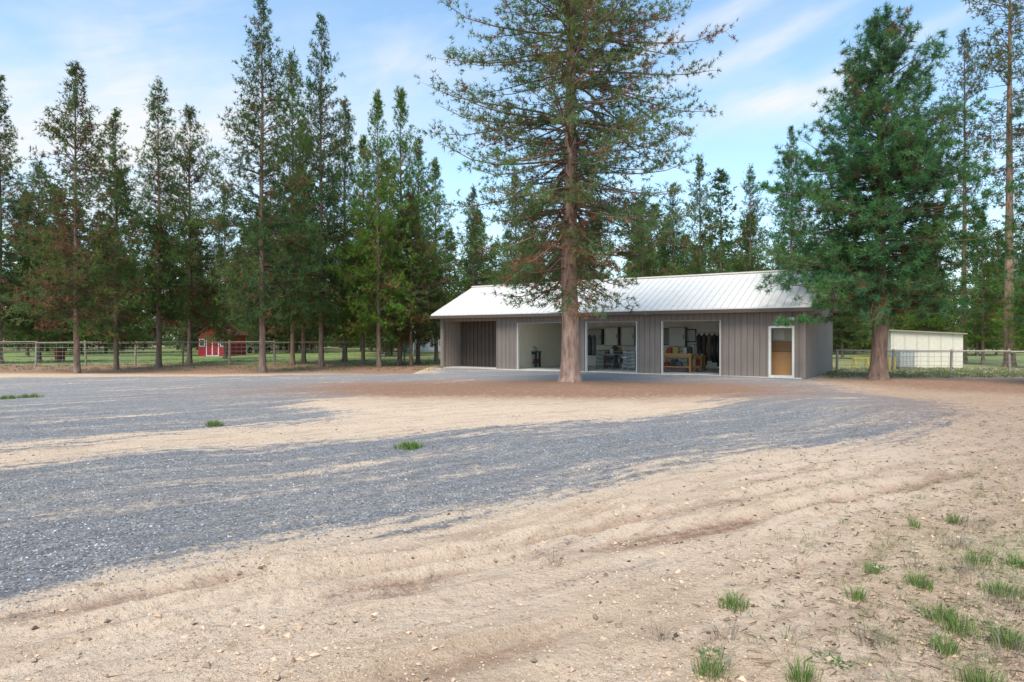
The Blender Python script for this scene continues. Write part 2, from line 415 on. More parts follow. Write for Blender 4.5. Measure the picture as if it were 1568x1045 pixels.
# ------------------------------------------------------------ blades / litter
def blades(b_, cx, cy, R, n, hmin, hmax, wd, pal, lean=.5, seed=0):
    r = np.random.default_rng(seed)
    rr = R*np.sqrt(r.random(n))*r.uniform(.3, 1, n); an = r.uniform(0, 6.28, n)
    px = cx+rr*np.cos(an); py = cy+rr*np.sin(an); pz = height(np.stack([px, py], 1))-.005
    hh = r.uniform(hmin, hmax, n)*(1-.45*rr/R); la = an+r.normal(0, .7, n); ln = lean*hh*r.uniform(.2, 1.5, n)
    wa = r.uniform(0, 6.28, n); wx = np.cos(wa)*wd; wy = np.sin(wa)*wd
    B = np.stack([px, py, pz], 1); W = np.stack([wx, wy, 0*wx], 1)
    Lx = np.stack([np.cos(la)*ln, np.sin(la)*ln, 0*ln], 1); Z = np.array([[0, 0, 1.]])
    m_ = B+Lx*.35+Z*(hh*.6)[:, None]; tp = B+Lx+Z*(hh*.95)[:, None]
    v = np.stack([B-W, B+W, m_+W*.8, m_-W*.8, tp], 1)
    tr = np.array([[0, 1, 2], [0, 2, 3], [3, 2, 4]])[None]+np.arange(n)[:, None, None]*5
    pal = np.array(pal); c = pal[r.integers(0, len(pal), n)]*r.uniform(.7, 1.25, (n, 1))
    b_.add(v, tr, np.repeat(c, 5, axis=0))
GP = [(.14, .25, .05), (.19, .32, .065), (.10, .19, .04), (.38, .35, .18)]
gb = MB()
tl = [(1125, 936, .11), (1312, 914, .07), (1410, 896, .10), (1335, 876, .07), (1495, 862, .11), (1460, 797, .08), (1535, 908, .15), (1470, 968, .14), (1545, 988, .12), (1088, 1040, .11),
      (1228, 1045, .09), (1450, 1000, .08), (1505, 1055, .13), (627, 687, .26), (328, 651, .2), (45, 608, .35), (12, 610, .3), (1565, 870, .15), (1400, 806, .06), (1445, 950, .1)]
for i, (px, py, R) in enumerate(tl):
    X, Y = G(px, py); far = py < 700
    blades(gb, X, Y, R, 260 if far else int(150*R/.1), .06, .15 if not far else .17, .0018 if not far else .006, GP, .5, i)
r = np.random.default_rng(77)
for i in range(620):
    Y = np.exp(r.uniform(np.log(3.1), np.log(9))); X = Y*r.uniform(.34, .80)
    if r.random() > np.clip((X/Y-.32)*2.2, 0, 1): continue
    blades(gb, X, Y, r.uniform(.03, .12), r.integers(5, 30), .02, .11, .0014, GP+[(.44, .37, .26)]*6, 1.0, 100+i)
DG = [(.36, .30, .22), (.24, .19, .14), (.46, .40, .30), (.17, .13, .10)]
for i, (px, py, R) in enumerate([(1470, 838, .22), (1112, 985, .10), (1490, 880, .2), (1400, 870, .1), (1540, 1000, .2), (850, 870, .07), (1330, 985, .1), (1555, 930, .2), (1100, 1020, .1), (1480, 800, .25), (1010, 985, .06)]):
    X, Y = G(px, py); blades(gb, X, Y, R, int(500*R), .05, .2, .0013, DG, 1.1, 1500+i)
for i in range(1700):
    if r.random() < .5: Y = r.uniform(27.5, 36); X = Y*r.uniform(.46, .9)
    else: Y = r.uniform(33, 50); X = -Y*r.uniform(.1, .85)
    blades(gb, X, Y, r.uniform(.15, .5), r.integers(8, 25), .04, .16, .012, [(.18, .24, .07), (.30, .30, .15), (.40, .34, .21)], .7, 5000+i)
gb.obj('grass_tufts', [M_FOL])
wb = MB()
for i, (px, py) in enumerate([(1280, 1018), (1520, 960), (1550, 975), (1090, 1010), (1440, 985), (1420, 940), (1345, 868)]):
    X, Y = G(px, py); blades(wb, X, Y, .11, 90, .01, .03, .005, [(.10, .20, .06), (.15, .27, .09)], 2.0, 900+i)
wb.obj('weeds', [M_FOL])
sb = MB(); n = 30000
Y = np.exp(r.uniform(np.log(3), np.log(16), n)); ux = r.uniform(-.75, .8, n); X = Y*ux
kp = r.random(n) < np.clip((ux-.22)*1.8, .006, 1); X, Y = X[kp], Y[kp]; n = len(X)
L_ = r.uniform(.012, .045, n); an = r.uniform(0, 6.28, n); Z = height(np.stack([X, Y], 1))+r.uniform(.004, .015, n)
dx, dy = np.cos(an)*L_, np.sin(an)*L_; wx, wy = -np.sin(an)*.0012*(1+Y*.06), np.cos(an)*.0012*(1+Y*.06)
v = np.stack([np.stack([X-dx-wx, Y-dy-wy, Z], 1), np.stack([X-dx+wx, Y-dy+wy, Z], 1), np.stack([X+dx+wx, Y+dy+wy, Z+r.uniform(0, .015, n)], 1), np.stack([X+dx-wx, Y+dy-wy, Z+.003], 1)], 1)
tr = np.array([[0, 1, 2], [0, 2, 3]])[None]+np.arange(n)[:, None, None]*4
pal = np.array([(.44, .33, .22), (.26, .16, .10), (.55, .45, .33), (.17, .12, .08)])
sb.add(v, tr, np.repeat(pal[r.integers(0, 4, n)], 4, axis=0)); sb.obj('pine_straw', [M_FOL])

# ------------------------------------------------------------ trees
def unit(v): return v/(np.linalg.norm(v, axis=-1, keepdims=True)+1e-9)
def make_tree(name, seed, H, table, nb, r0, el=(-5, 50), tip=25, sag=12, tw=.32, twn=5.5, sp_=.10, nl=.12, nw=.013, nn=8,
              cols=((.035, .06, .018), (.09, .135, .035)), brown=.06, browncol=(.28, .14, .075), dead=12, deadlow=.8, bark=(.20, .13, .09), inner=.3, spread=.8, lean=.15, twmax=.8, jit=.05, vz=.4, pw=.92, tmin=.2, sides=12, tipb=0, brr=.009):
    r = np.random.default_rng(seed); b_ = MB()
    tz = np.array([q[0] for q in table]); tR = np.array([q[1] for q in table]); cb_ = tz[0]
    K = 26; hs = np.concatenate([[-.15, 0, .15, .4], np.linspace(.9, H, K-4)])
    cx_ = lean*(fbm(hs*.25, hs*0+seed, 5, 2)-.4); cy_ = lean*(fbm(hs*.25, hs*0+seed+9, 6, 2)-.4)
    cx_ -= cx_[1]; cy_ -= cy_[1]
    rad = r0*np.clip(1-np.maximum(hs, 0)/H, 0.02, 1)**.85*(1+.45*np.exp(-np.maximum(hs, 0)/.25))
    b_.tube(np.stack([cx_, cy_, hs], 1), rad, sides, bark, 0)
    u = r.random(nb)
    h = cb_+(H-cb_-.1)*u**pw; h = np.round(h/.28)*.28+r.normal(0, .07, nb); h = np.clip(h, cb_, H-.05)
    nd = dead
    hd = r.uniform(max(1.5, cb_*deadlow), cb_+(H-cb_)*.35, nd)
    h = np.concatenate([h, hd]); isdead = np.arange(len(h)) >= nb
    N = len(h); hf = np.clip((h-cb_)/(H-cb_), 0, 1)
    a_ = r.uniform(0, 2*pi, N); lobes = 1+.2*np.sin(a_*2+seed+h*.3)+.15*np.sin(a_*3+h*.9+seed)
    L = np.interp(h, tz, tR)*r.uniform(.5, 1.15, N)*lobes; L = np.maximum(L, .18)
    L[isdead] *= r.uniform(.3, .75, nd)
    e0 = np.radians(el[0]+(el[1]-el[0])*hf**1.2+r.normal(0, 11, N))
    KB = 6; ts = np.linspace(0, 1, KB); ez = e0[:, None]-np.radians(sag)*np.sin(ts*pi)[None]+np.radians(tip)*(ts**2)[None]*(1-.5*hf[:, None])*r.uniform(.3, 1.5, N)[:, None]
    azs = a_[:, None]+r.normal(0, .25, N)[:, None]*ts[None]+r.normal(0, .08, (N, KB))
    stp = (L/(KB-1))[:, None]
    dr = np.stack([np.cos(ez)*np.cos(azs), np.cos(ez)*np.sin(azs), np.sin(ez)], 2)
    bx = np.interp(h, hs, cx_); by = np.interp(h, hs, cy_)
    PB = np.zeros((N, KB, 3)); PB[:, 0] = np.stack([bx, by, h], 1)
    for i in range(1, KB): PB[:, i] = PB[:, i-1]+dr[:, i-1]*stp
    rb = (.006+brr*L)[:, None]*(1-ts*.85)[None]
    side = np.stack([-np.sin(azs), np.cos(azs), 0*azs], 2); up = np.cross(dr, side)*-1
    th = np.array([0, 2.09, 4.19])
    V = PB[:, :, None]+rb[:, :, None, None]*(np.cos(th)[None, None, :, None]*side[:, :, None]+np.sin(th)[None, None, :, None]*up[:, :, None])
    tt = []
    for i in range(KB-1):
        for s_ in range(3):
            s2 = (s_+1) % 3; A = i*3+s_; B = i*3+s2; tt += [(A, B, B+3), (A, B+3, A+3)]
    tt = np.array(tt)[None]+np.arange(N)[:, None, None]*(KB*3)
    dk = np.array(bark)*.65
    b_.add(V, tt, dk, 1)
    cnt = np.maximum(3, (L*twn).astype(int)); bi = np.repeat(np.arange(N), cnt); M = len(bi)
    tpos = r.uniform(.10, 1, M)**.8
    first = np.concatenate([[0], np.cumsum(cnt)[:-1]]); tpos[first] = 1.0
    f = tpos*(KB-1); i0 = np.minimum(f.astype(int), KB-2); ff = (f-i0)[:, None]
    p0 = PB[bi, i0]*(1-ff)+PB[bi, i0+1]*ff; d0 = dr[bi, i0]
    sg = np.where(r.random(M) < .5, -1, 1); ang_ = np.radians(r.uniform(20, 75, M))*sg; ang_[first] = 0
    ca, sa = np.cos(ang_), np.sin(ang_)
    td = np.stack([d0[:, 0]*ca-d0[:, 1]*sa, d0[:, 0]*sa+d0[:, 1]*ca, d0[:, 2]+r.normal(.12, vz, M)], 1); td = unit(td)
    tL = np.clip(L[bi]*tw*(1.15-tpos*.6)*r.uniform(.5, 1.3, M), tmin, twmax)
    p1 = p0+td*tL[:, None]; p1[:, 2] += .12*tL
    s1 = unit(np.cross(td, np.array([0, 0, 1.]))); s2 = np.cross(td, s1); rt = .006
    V = np.stack([p0+s1*rt, p0-s1*rt*.5+s2*rt*.87, p0-s1*rt*.5-s2*rt*.87, p1], 1)
    tt = np.array([[0, 1, 3], [1, 2, 3], [2, 0, 3]])[None]+np.arange(M)[:, None, None]*4
    b_.add(V, tt, dk*1.1, 1)
    bare = isdead[bi] | ((tpos < inner) & (r.random(M) < .8*(1-hf[bi])))
    li = np.where(~bare)[0]; c2 = np.maximum(2, (tL[li]/sp_).astype(int)); ti = np.repeat(li, c2); T = len(ti)
    q = r.uniform(.15, 1.05, T)
    if tipb: q = 1-(1-q)*tipb
    C = p0[ti]+(p1-p0)[ti]*q[:, None]+r.normal(0, jit, (T, 3)); dd = td[ti]
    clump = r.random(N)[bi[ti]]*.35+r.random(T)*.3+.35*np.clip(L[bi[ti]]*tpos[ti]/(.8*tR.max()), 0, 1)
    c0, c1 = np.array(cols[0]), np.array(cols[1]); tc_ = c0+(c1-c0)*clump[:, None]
    tc_ = tc_*np.stack([r.uniform(.75, 1.25, N), np.ones(N), r.uniform(.8, 1.2, N)], 1)[bi[ti]]
    bb = r.random(M)[ti] < brown*(1.6-hf[bi[ti]])
    bb |= (r.random(N) < brown*.6)[bi[ti]]
    tc_[bb] = np.array(browncol)*r.uniform(.5, 1.3, (bb.sum(), 1))
    nd_ = unit(dd[:, None]*.7+unit(r.normal(0, 1, (T, nn, 3)))*spread)
    ln = nl*r.uniform(.6, 1.2, (T, nn, 1)); wv = unit(np.cross(nd_, unit(r.normal(0, 1, (T, nn, 3)))))*nw*.5
    c_ = C[:, None]+nd_*ln*.05
    V = np.stack([c_-wv*1.0, c_+wv*1.0, c_+nd_*ln], 2)
    n_ = T*nn; tt = np.arange(n_*3).reshape(n_, 3)
    b_.add(V.reshape(-1, 3), tt, np.repeat(tc_, nn*3, axis=0), 2)
    return b_.mesh(name, [M_BARK, M_TWIG, M_FOL], (0, 1))

GREEN_L = ((.055, .10, .035), (.16, .25, .065))
big = make_tree('pine_tree_big', 3, 18, [(3.1, 2.2), (4.0, 3.1), (6.5, 4.0), (9.2, 4.5), (11, 4.3), (13.2, 3.4), (16, 1.7), (18, .2)], 470, .33, el=(-18, 38), tip=45, sag=12,
                tw=.2, twn=6.8, sp_=.115, nl=.165, nw=.022, nn=7, cols=((.07, .115, .045), (.18, .26, .09)), brown=.07, dead=110, bark=(.36, .23, .17), inner=.34, twmax=.75, pw=1.0, jit=.03, brr=.010)
place(big, 'pine_tree', (*TREE_C, .05))
pond = make_tree('ponderosa', 8, HT(38, 26.1), [(2.7, 2.3), (3.5, 3.1), (5, 3.3), (7, 3.0), (9, 2.5), (11, 1.8), (12.6, 1.0), (13.7, .3)], 620, .3, el=(-6, 50), tip=35, sag=8,
                 tw=.21, twn=4.2, sp_=.11, nl=.23, nw=.021, nn=14, cols=((.045, .11, .05), (.14, .28, .10)), brown=.015, dead=30, bark=(.24, .15, .11), inner=.22, spread=1.5, twmax=.6, pw=1.0, tipb=.42, jit=.035)
place(pond, 'pine_tree', (*TREE_R, 0), .6)
def lodge(i, H, cb, R, nb=380, **kw):
    t_ = [(cb, R*.7), (cb+(H-cb)*.1, R*.97), (cb+(H-cb)*.28, R), (cb+(H-cb)*.55, R*.70), (cb+(H-cb)*.8, R*.40), (H, .15)]
    a = dict(el=(-12, 58), tip=30, sag=10, tw=.34, twn=5.5, sp_=.15, nl=.2, nw=.034, nn=6, cols=GREEN_L, brown=.05, dead=60, bark=(.22, .15, .11), deadlow=.5, inner=.22, pw=1.12, sides=9)
    a.update(kw)
    return make_tree('lodgepole_%d' % i, 20+i, H, t_, nb, H*.0105, **a)
LP = [lodge(0, 14, 2.0, 2.5), lodge(1, 15, 1.8, 2.3), lodge(2, 17, 2.3, 2.6, 440, cols=((.045, .085, .035), (.125, .205, .06))),
      lodge(3, 13, 2.4, 2.7, 280, brown=.20, browncol=(.21, .11, .06), cols=((.06, .10, .035), (.15, .215, .06)), dead=90), lodge(4, 16, 2.8, 2.3, 400),
      lodge(5, 14, 2.2, 2.2, 360, cols=((.065, .13, .025), (.20, .33, .05)))]
LH = [14, 15, 17, 13, 16, 14]
def putL(v, px, Y, ytop, wf=1., rot=None, name='pine_tree', parent=None):
    X, Y = AT(px, Y); s_ = HT(ytop, Y)/LH[v]
    place(LP[v], name, (X, Y, 0), rng.uniform(0, 6.28) if rot is None else rot, (s_*wf, s_*wf, s_), parent)
for v, px, Y, yt, wf in [(2, 0, 42, 122, .9), (3, 118, 31, 108, .9), (1, 178, 35, 172, .85), (4, 243, 38, 128, .9), (3, 290, 43, 172, .9), (2, 402, 32, -4, .85),
                         (0, 448, 41, 88, .7), (2, 492, 38, 30, .7), (1, 528, 46, 158, .9), (5, 580, 37, 150, .8), (5, 612, 40, 143, .8), (1, 640, 43, 215, .9), (5, 556, 41, 215, .8), (5, 668, 47, 250, 1.),
                         (0, 60, 45, 250, 1.0), (1, 345, 52, 290, 1.0), (4, 465, 44, 190, .9), (3, 630, 39, 300, 1.0),
                         (1, 1072, 46, 243, .9), (4, 1148, 47, 258, .8), (2, 1030, 50, 285, 1.), (2, 1212, 45, 200, .8), (0, 985, 48, 300, 1.), (0, 725, 50, 290, .9), (1, 790, 54, 260, .9),
                         (5, 1505, 41, 330, 1.1), (5, 1420, 48, 380, 1.2), (0, 1290, 52, 370, 1.2), (5, 1590, 36, 360, 1.3)]:
    putL(v, px, Y, yt, wf)
thin = make_tree('tall_thin', 61, 22, [(7, .9), (12, 1.7), (16, 2.0), (19, 1.5), (22, .3)], 300, .24, el=(-15, 45), tip=35, sag=8, tw=.35, twn=4.8, nl=.2, nw=.034, nn=6, sp_=.15,
                 cols=((.065, .10, .045), (.16, .21, .075)), brown=.09, dead=110, deadlow=.3, bark=(.28, .18, .12), sides=9)
X, Y = AT(1546, 38); place(thin, 'pine_tree', (X, Y, 0), 1.0, 1.12)
X, Y = AT(1476, 43); place(thin, 'pine_tree', (X, Y, 0), 3.0, (.75, .75, HT(55, 43)/22))
X, Y = AT(1625, 40); place(thin, 'pine_tree', (X, Y, 0), 4.5, 1.0)
X, Y = AT(1675, 22); place(pond, 'pine_tree', (X, Y, 0), 2.2, (.75, .75, .8))
def far_tree(i, H, R, **kw):
    t_ = [(1.2, R*.7), (2.5, R), (H*.35, R), (H*.6, R*.72), (H*.85, R*.35), (H, .2)]
    a = dict(el=(-12, 55), tip=30, sag=10, tw=.34, twn=3.2, sp_=.3, nl=.36, nw=.09, nn=5, cols=((.055, .09, .04), (.145, .22, .07)), brown=.04, dead=10, bark=(.2, .145, .11), inner=.1, jit=.1, sides=5, tmin=.35, pw=1.1)
    a.update(kw); return make_tree('far_pine_%d' % i, 70+i, H, t_, 220, H*.009, **a)
FP = [far_tree(0, 14, 2.6), far_tree(1, 16, 2.7), far_tree(2, 13, 2.4, cols=((.075, .12, .035), (.18, .28, .06))), far_tree(3, 15, 2.3, cols=((.06, .095, .04), (.15, .20, .065)), brown=.09)]
fe = empty('pine_forest', (0, 90, 0)); r = np.random.default_rng(12)
for i in range(250):
    Y = r.uniform(58, 110) if r.random() < .72 else r.uniform(110, 200); px = r.uniform(-150, 1720)
    X, _ = AT(px, Y)
    if 300 < px < 390 and Y < 80: continue
    if Y < 68 and r.random() < .6: continue
    v = r.integers(0, 4); s_ = r.uniform(.80, 1.12)*(1+.002*(Y-60))*(1 if px < 1240 or px > 1500 else .85)
    place(FP[v], 'pine', (X, Y-90, 0), r.uniform(0, 6.28), (s_*1.15, s_*1.15, s_), fe)
for i in range(110):
    Y = r.uniform(85, 150); px = r.uniform(-120, 1700); X, _ = AT(px, Y)
    if 300 < px < 390 and Y < 100: continue
    s_ = r.uniform(.3, .55); place(FP[r.integers(0, 4)], 'young_pine', (X, Y-90, -.3), r.uniform(0, 6.28), (s_*1.8, s_*1.8, s_), fe)

# ------------------------------------------------------------ building
BA = math.atan2(-.552, .834); Lc = (-3.87, 37.1); W = 18.5; DP = 6.7
bar = empty('shop_building', (*Lc, 0), BA)
dxy = np.array([.834, -.552]); nxy = np.array([.552, .834])
def LPt(px, t_=0.):
    k_ = (px-CX)/F
    lam = (t_+Lc[1]*.834+Lc[0]*.552)/(k_*.552+.834)
    s_ = (lam*k_-Lc[0])*.834-(lam-Lc[1])*.552
    return s_, lam
def S(px): return LPt(px)[0]
TAU = (.225, .18, .153)
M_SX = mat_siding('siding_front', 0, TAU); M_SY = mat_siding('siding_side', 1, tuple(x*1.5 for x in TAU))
HW = 2.98; OH = 2.36; T = .12
ops = [(S(679), S(760), OH+.12), (S(792), S(866), OH), (S(897), S(975), OH), (S(1013), S(1103), OH), (S(1177), S(1216), 2.08)]
fw = MB(); prev = 0.
for a0, a1, oh in ops:
    fw.box(prev, a0, 0, T, -.05, HW, TAU); fw.box(a0, a1, 0, T, oh, HW, TAU); prev = a1
fw.box(prev, W, 0, T, -.05, HW, TAU); fw.box(T, W-T, DP-T, DP, -.05, HW, TAU)
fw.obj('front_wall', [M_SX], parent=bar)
sw = MB(); slope = (4.56-2.8)/3.85
for x0, x1 in ((0, T), (W-T, W)):
    sw.box(x0, x1, T+.001, DP-.001, -.05, HW, TAU)
    sw.prism([(0, HW), (DP, HW), (DP/2, HW+slope*DP/2-.02)], x0, x1-.002 if x0 else x1, 'x', TAU)
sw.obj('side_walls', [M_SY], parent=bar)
rf = MB(); ws = (.72, .68, .62); x0, x1 = -.3, W+.3
ze, zr = 2.84, 2.84+slope*3.85; yf, yb, ym = -.5, DP+.5, DP/2
rf.prism([(yf, ze-.05), (ym, zr-.05), (ym, zr), (yf, ze)], x0, x1, 'x', ws)
rf.prism([(ym, zr-.05), (yb, ze-.05), (yb, ze), (ym, zr)], x0, x1, 'x', ws)
xx = x0+.02
while xx < x1-.05:
    rf.prism([(yf-.003, ze), (ym, zr), (ym, zr+.022), (yf-.003, ze+.022)], xx, xx+.03, 'x', (.60, .56, .51)); xx += .305
rf.box(x0-.01, x1+.01, ym-.16, ym+.16, zr-.03, zr+.035, (.72, .67, .6))
rf.obj('roof', [mat_vcol('white_metal_roof', .6, .06, 1.5, (1, 4, 1), .05, .0, .2)], parent=bar)
tr_ = MB(); dk = (.10, .08, .07)
tr_.box(x0, x1, yf, yf+.04, ze-.20, ze-.052, dk)
tr_.box(x0, x1, yb-.04, yb, ze-.20, ze-.052, dk)
for xa in (x0-.012, x1-.028):
    tr_.prism([(yf, ze-.20), (ym, zr-.20), (ym, zr-.02), (yf, ze-.02)], xa, xa+.04, 'x', (.26, .17, .13))
    tr_.prism([(ym, zr-.20), (yb, ze-.20), (yb, ze-.02), (ym, zr-.02)], xa, xa+.04, 'x', (.26, .17, .13))
tr_.box(x0+.04, x1-.04, yf+.05, -.004, ze-.10, ze-.07, (.16, .13, .11))
tr_.obj('fascia_and_soffit', [M_GEN], parent=bar)
tm = MB(); wt = (.68, .65, .60)
for i, (a0, a1, oh) in enumerate(ops[1:]):
    w_ = .05 if i < 3 else .10
    tm.box(a0-.005, a0+w_-.02, -.022, T+.01, 0, oh, wt); tm.box(a1-w_+.02, a1+.005, -.022, T+.01, 0, oh, wt if i != 0 else (.3, .26, .23))
    tm.box(a0+w_-.02, a1-w_+.02, -.02, T+.01, oh-(.03 if i < 3 else .08), oh+.01, wt if i > 2 else (.30, .26, .23))
tm.box(S(1177)+.05, S(1216)-.05, -.02, .12, 0, .1, wt)
tm.box(W-.09, W+.015, -.015, -.002, 0, HW-.2, tuple(x*1.1 for x in TAU)); tm.box(W+.001, W+.016, -.002, .09, 0, HW-.2, tuple(x*1.1 for x in TAU))
tm.box(-.015, .12, -.015, -.002, 0, HW-.2, tuple(x*1.1 for x in TAU))
for a0, a1, oh in ops[1:4]:
    tm.box(a0+.05, a1-.05, T+.02, T+.14, oh+.02, oh+.14, (.5, .5, .48))
tm.obj('door_trim', [M_GEN], parent=bar)
BT = DP-T-.05
it = MB(); cream = (.87, .81, .65); cream2 = (.87, .84, .75)
p1 = S(775)
it.box(p1-.06, p1+.06, T+.002, DP-T-.002, .02, 2.6, cream)
it.box(p1+.06, W-T-.01, DP-T-.04, DP-T-.01, .02, 2.6, cream2)
it.box(W-T-.04, W-T-.01, T+.002, DP-T-.05, .02, 2.6, cream2)
it.box(p1+.05, W-T-.005, T+.15, DP-T-.005, 2.601, 2.65, (.87, .86, .8))
it.obj('interior_walls', [mat_vcol('interior_paint', .7, .05, 3, (1, 1, 1), 0)], parent=bar)
fl = MB(); fl.box(.12, W-.13, -.03, DP-.13, -.05, .025, (.60, .57, .52)); fl.obj('concrete_floor', [mat_vcol('concrete', .7, .18, 2, (1, 1, 1), 0)], parent=bar)
rb_ = MB(); cR = (.085, .064, .052); rb_.box(.13, p1-.07, 1.6, 1.66, .03, 2.75, cR); xx = .2
while xx < p1-.12: rb_.box(xx, xx+.06, 1.55, 1.598, .03, 2.75, tuple(c*1.2 for c in cR)); xx += .26
rb_.box(.13, p1-.07, .13, 1.6, 2.76, 2.8, (.06, .05, .045))
rb_.obj('carport_ribbed_wall', [mat_vcol('dark_metal', .6, .15, 2, (1, 1, 1), 0)], parent=bar)
wl = MB(); s_, lam = LPt(1213); wl.box(s_-.07, s_+.07, -.08, -.003, 2.32, 2.42, (.5, .5, .5)); wl.box(s_-.09, s_-.01, -.17, -.08, 2.30, 2.42, (.7, .7, .68)); wl.box(s_+.01, s_+.09, -.17, -.08, 2.30, 2.42, (.7, .7, .68))
wl.obj('flood_light', [M_GEN], parent=bar)

def inb(px, t_):
    s_, lam = LPt(px, t_); p = np.array(Lc)+s_*dxy+t_*nxy; return (p[0], p[1], .026)
def cabinet(name, px, t_, w_, d_, z0, z1, col, doors=2, drawers=0, hcol=(.06, .06, .06)):
    b_ = MB(); b_.box(-w_/2, w_/2, -d_/2, d_/2, z0, z1, tuple(c*.35 for c in col))
    dw = w_/doors
    for i in range(doors):
        if drawers:
            dh = (z1-z0-.04)/drawers
            for j in range(drawers):
                b_.box(-w_/2+i*dw+.025, -w_/2+(i+1)*dw-.025, -d_/2-.02, -d_/2-.002, z0+.02+j*dh+.018, z0+.02+(j+1)*dh-.018, tuple(c*1.08 for c in col))
                b_.box(-w_/2+(i+.3)*dw, -w_/2+(i+.7)*dw, -d_/2-.045, -d_/2-.021, z0+.02+(j+.6)*dh, z0+.02+(j+.6)*dh+.025, hcol)
        else:
            b_.box(-w_/2+i*dw+.025, -w_/2+(i+1)*dw-.025, -d_/2-.02, -d_/2-.002, z0+.03, z1-.03, tuple(c*1.06 for c in col))
            hx = -w_/2+(i+1)*dw-.09 if i % 2 == 0 else -w_/2+i*dw+.06
            b_.box(hx, hx+.03, -d_/2-.045, -d_/2-.021, (z0+z1)/2-.1, (z0+z1)/2+.1, hcol)
    return b_.obj(name, [M_GEN], loc=inb(px, t_), rot=BA)
def bench(name, px, t_, w_, d_, h_, top, leg, shelf=True, stuff=0, seed=0):
    b_ = MB(); b_.box(-w_/2, w_/2, -d_/2, d_/2, h_-.05, h_, top)
    for sx in (-1, 1):
        for sy in (-1, 1): b_.box(sx*(w_/2-.08)-.045, sx*(w_/2-.08)+.045, sy*(d_/2-.08)-.045, sy*(d_/2-.08)+.045, 0, h_-.051, leg)
    b_.box(-w_/2+.04, w_/2-.04, -d_/2+.02, -d_/2+.05, h_-.17, h_-.052, leg)
    if shelf: b_.box(-w_/2+.05, w_/2-.05, -d_/2+.06, d_/2-.06, .22, .26, top)
    rr = np.random.default_rng(seed)
    for i in range(stuff):
        x_ = rr.uniform(-w_/2+.15, w_/2-.15); z_ = h_+.002 if i % 2 == 0 or not shelf else .262; a_ = rr.uniform(.06, .15); hh = rr.uniform(.08, .3)
        g_ = [(.05, .05, .05), (.35, .05, .03), (.5, .5, .48), (.1, .12, .16), (.4, .3, .1)][i % 5]
        b_.box(x_-a_, x_+a_, -.12, .1, z_, z_+hh, g_); b_.box(x_-a_*.6, x_+a_*.6, -.08, .06, z_+hh, z_+hh+.04, (.08, .08, .08))
    return b_.obj(name, [M_GEN], loc=inb(px, t_), rot=BA)
def hanging(name, px, t_, n_, z0, z1, seed, cols_):
    b_ = MB(); rr = np.random.default_rng(seed); b_.tube([(-n_*.13, 0, z1+.08), (n_*.13, 0, z1+.08)], .015, 6, (.3, .3, .3))
    for i in range(n_):
        x_ = (i-(n_-1)/2)*.25; c = cols_[i % len(cols_)]; zb = z0+rr.uniform(0, .35)
        b_.tube([(x_, 0, z1+.05), (x_, 0, z1-.02), (x_, .0, z1-.1), (x_, .02, (z0+z1)/2), (x_, 0, zb)], [.02, .07, .13, .11, .13], 9, c)
    for sx in (-n_*.13, n_*.13): b_.tube([(sx, 0, 0), (sx, 0, z1+.09)], .018, 6, (.3, .3, .3)); b_.box(sx-.02, sx+.02, -.25, .25, 0, .04, (.3, .3, .3))
    b_.obj(name, [M_GEN], (0,), loc=inb(px, t_), rot=BA)
def picture(name, px, t_, z, w_, h_, col):
    b_ = MB(); b_.box(-w_/2, w_/2, -.02, .02, z, z+h_, (.04, .04, .04)); b_.box(-w_/2+.05, w_/2-.05, -.026, -.021, z+.05, z+h_-.05, col); b_.obj(name, [M_GEN], loc=inb(px, t_), rot=BA)
bench('tool_cart', 812, 2.6, 1.1, .55, .86, (.05, .05, .055), (.06, .06, .06), True, 6, 1)
bench('tool_cart', 800, 3.0, .6, .5, .7, (.05, .05, .055), (.06, .06, .06), True, 4, 7)
cw_ = (.66, .66, .62)
cabinet('wall_cabinet', 912, BT-.17, .9, .32, 1.2, 2.1, (.38, .39, .38), 1)
cabinet('wall_cabinet', 938, BT-.17, .8, .32, 1.15, 2.2, cw_, 1)
cabinet('wall_cabinet', 963, BT-.17, .8, .32, 1.15, 2.2, cw_, 1)
cabinet('drawer_cabinet', 930, BT-.32, 1.1, .6, 0, .9, (.46, .46, .44), 2, 4)
cabinet('tool_chest', 966, 4.2, .7, .5, 0, .95, (.55, .55, .54), 1, 5)
bench('workbench', 950, 4.9, 1.6, .6, .88, (.34, .29, .22), (.10, .10, .10), True, 9, 2)
bench('tool_cart', 935, 3.4, .7, .5, .75, (.35, .34, .32), (.08, .08, .08), True, 6, 12)
hanging('clothes_rack', 906, 2.6, 2, .4, 1.7, 5, [(.04, .04, .05), (.09, .085, .08)])
picture('framed_board', 1022, BT-.03, 1.2, .6, .9, (.34, .34, .32))
cabinet('wall_cabinet', 1038, BT-.17, .9, .32, 1.1, 2.15, cw_, 1)
picture('framed_board', 1056, BT-.03, 1.35, .7, .7, (.6, .62, .62))
cabinet('storage_cabinet', 1066, BT-.27, .6, .5, 0, 1.25, (.64, .62, .57), 2)
cabinet('drawer_cabinet', 1040, BT-.32, 1.3, .6, 0, .9, (.48, .47, .42), 2, 3)
bench('wooden_workbench', 1038, 2.0, 1.55, .8, .86, (.56, .31, .14), (.44, .23, .10), True, 7, 4)
bench('wooden_workbench', 1066, 3.2, .8, .6, .75, (.48, .27, .12), (.36, .19, .08), True, 3, 9)
hanging('clothes_rack', 1086, 3.6, 5, .2, 1.75, 3, [(.03, .03, .035), (.05, .04, .035), (.12, .09, .06)])
st_ = MB(); st_.tube([(0, 0, .6), (0, 0, .66)], .17, 14, (.6, .6, .58))
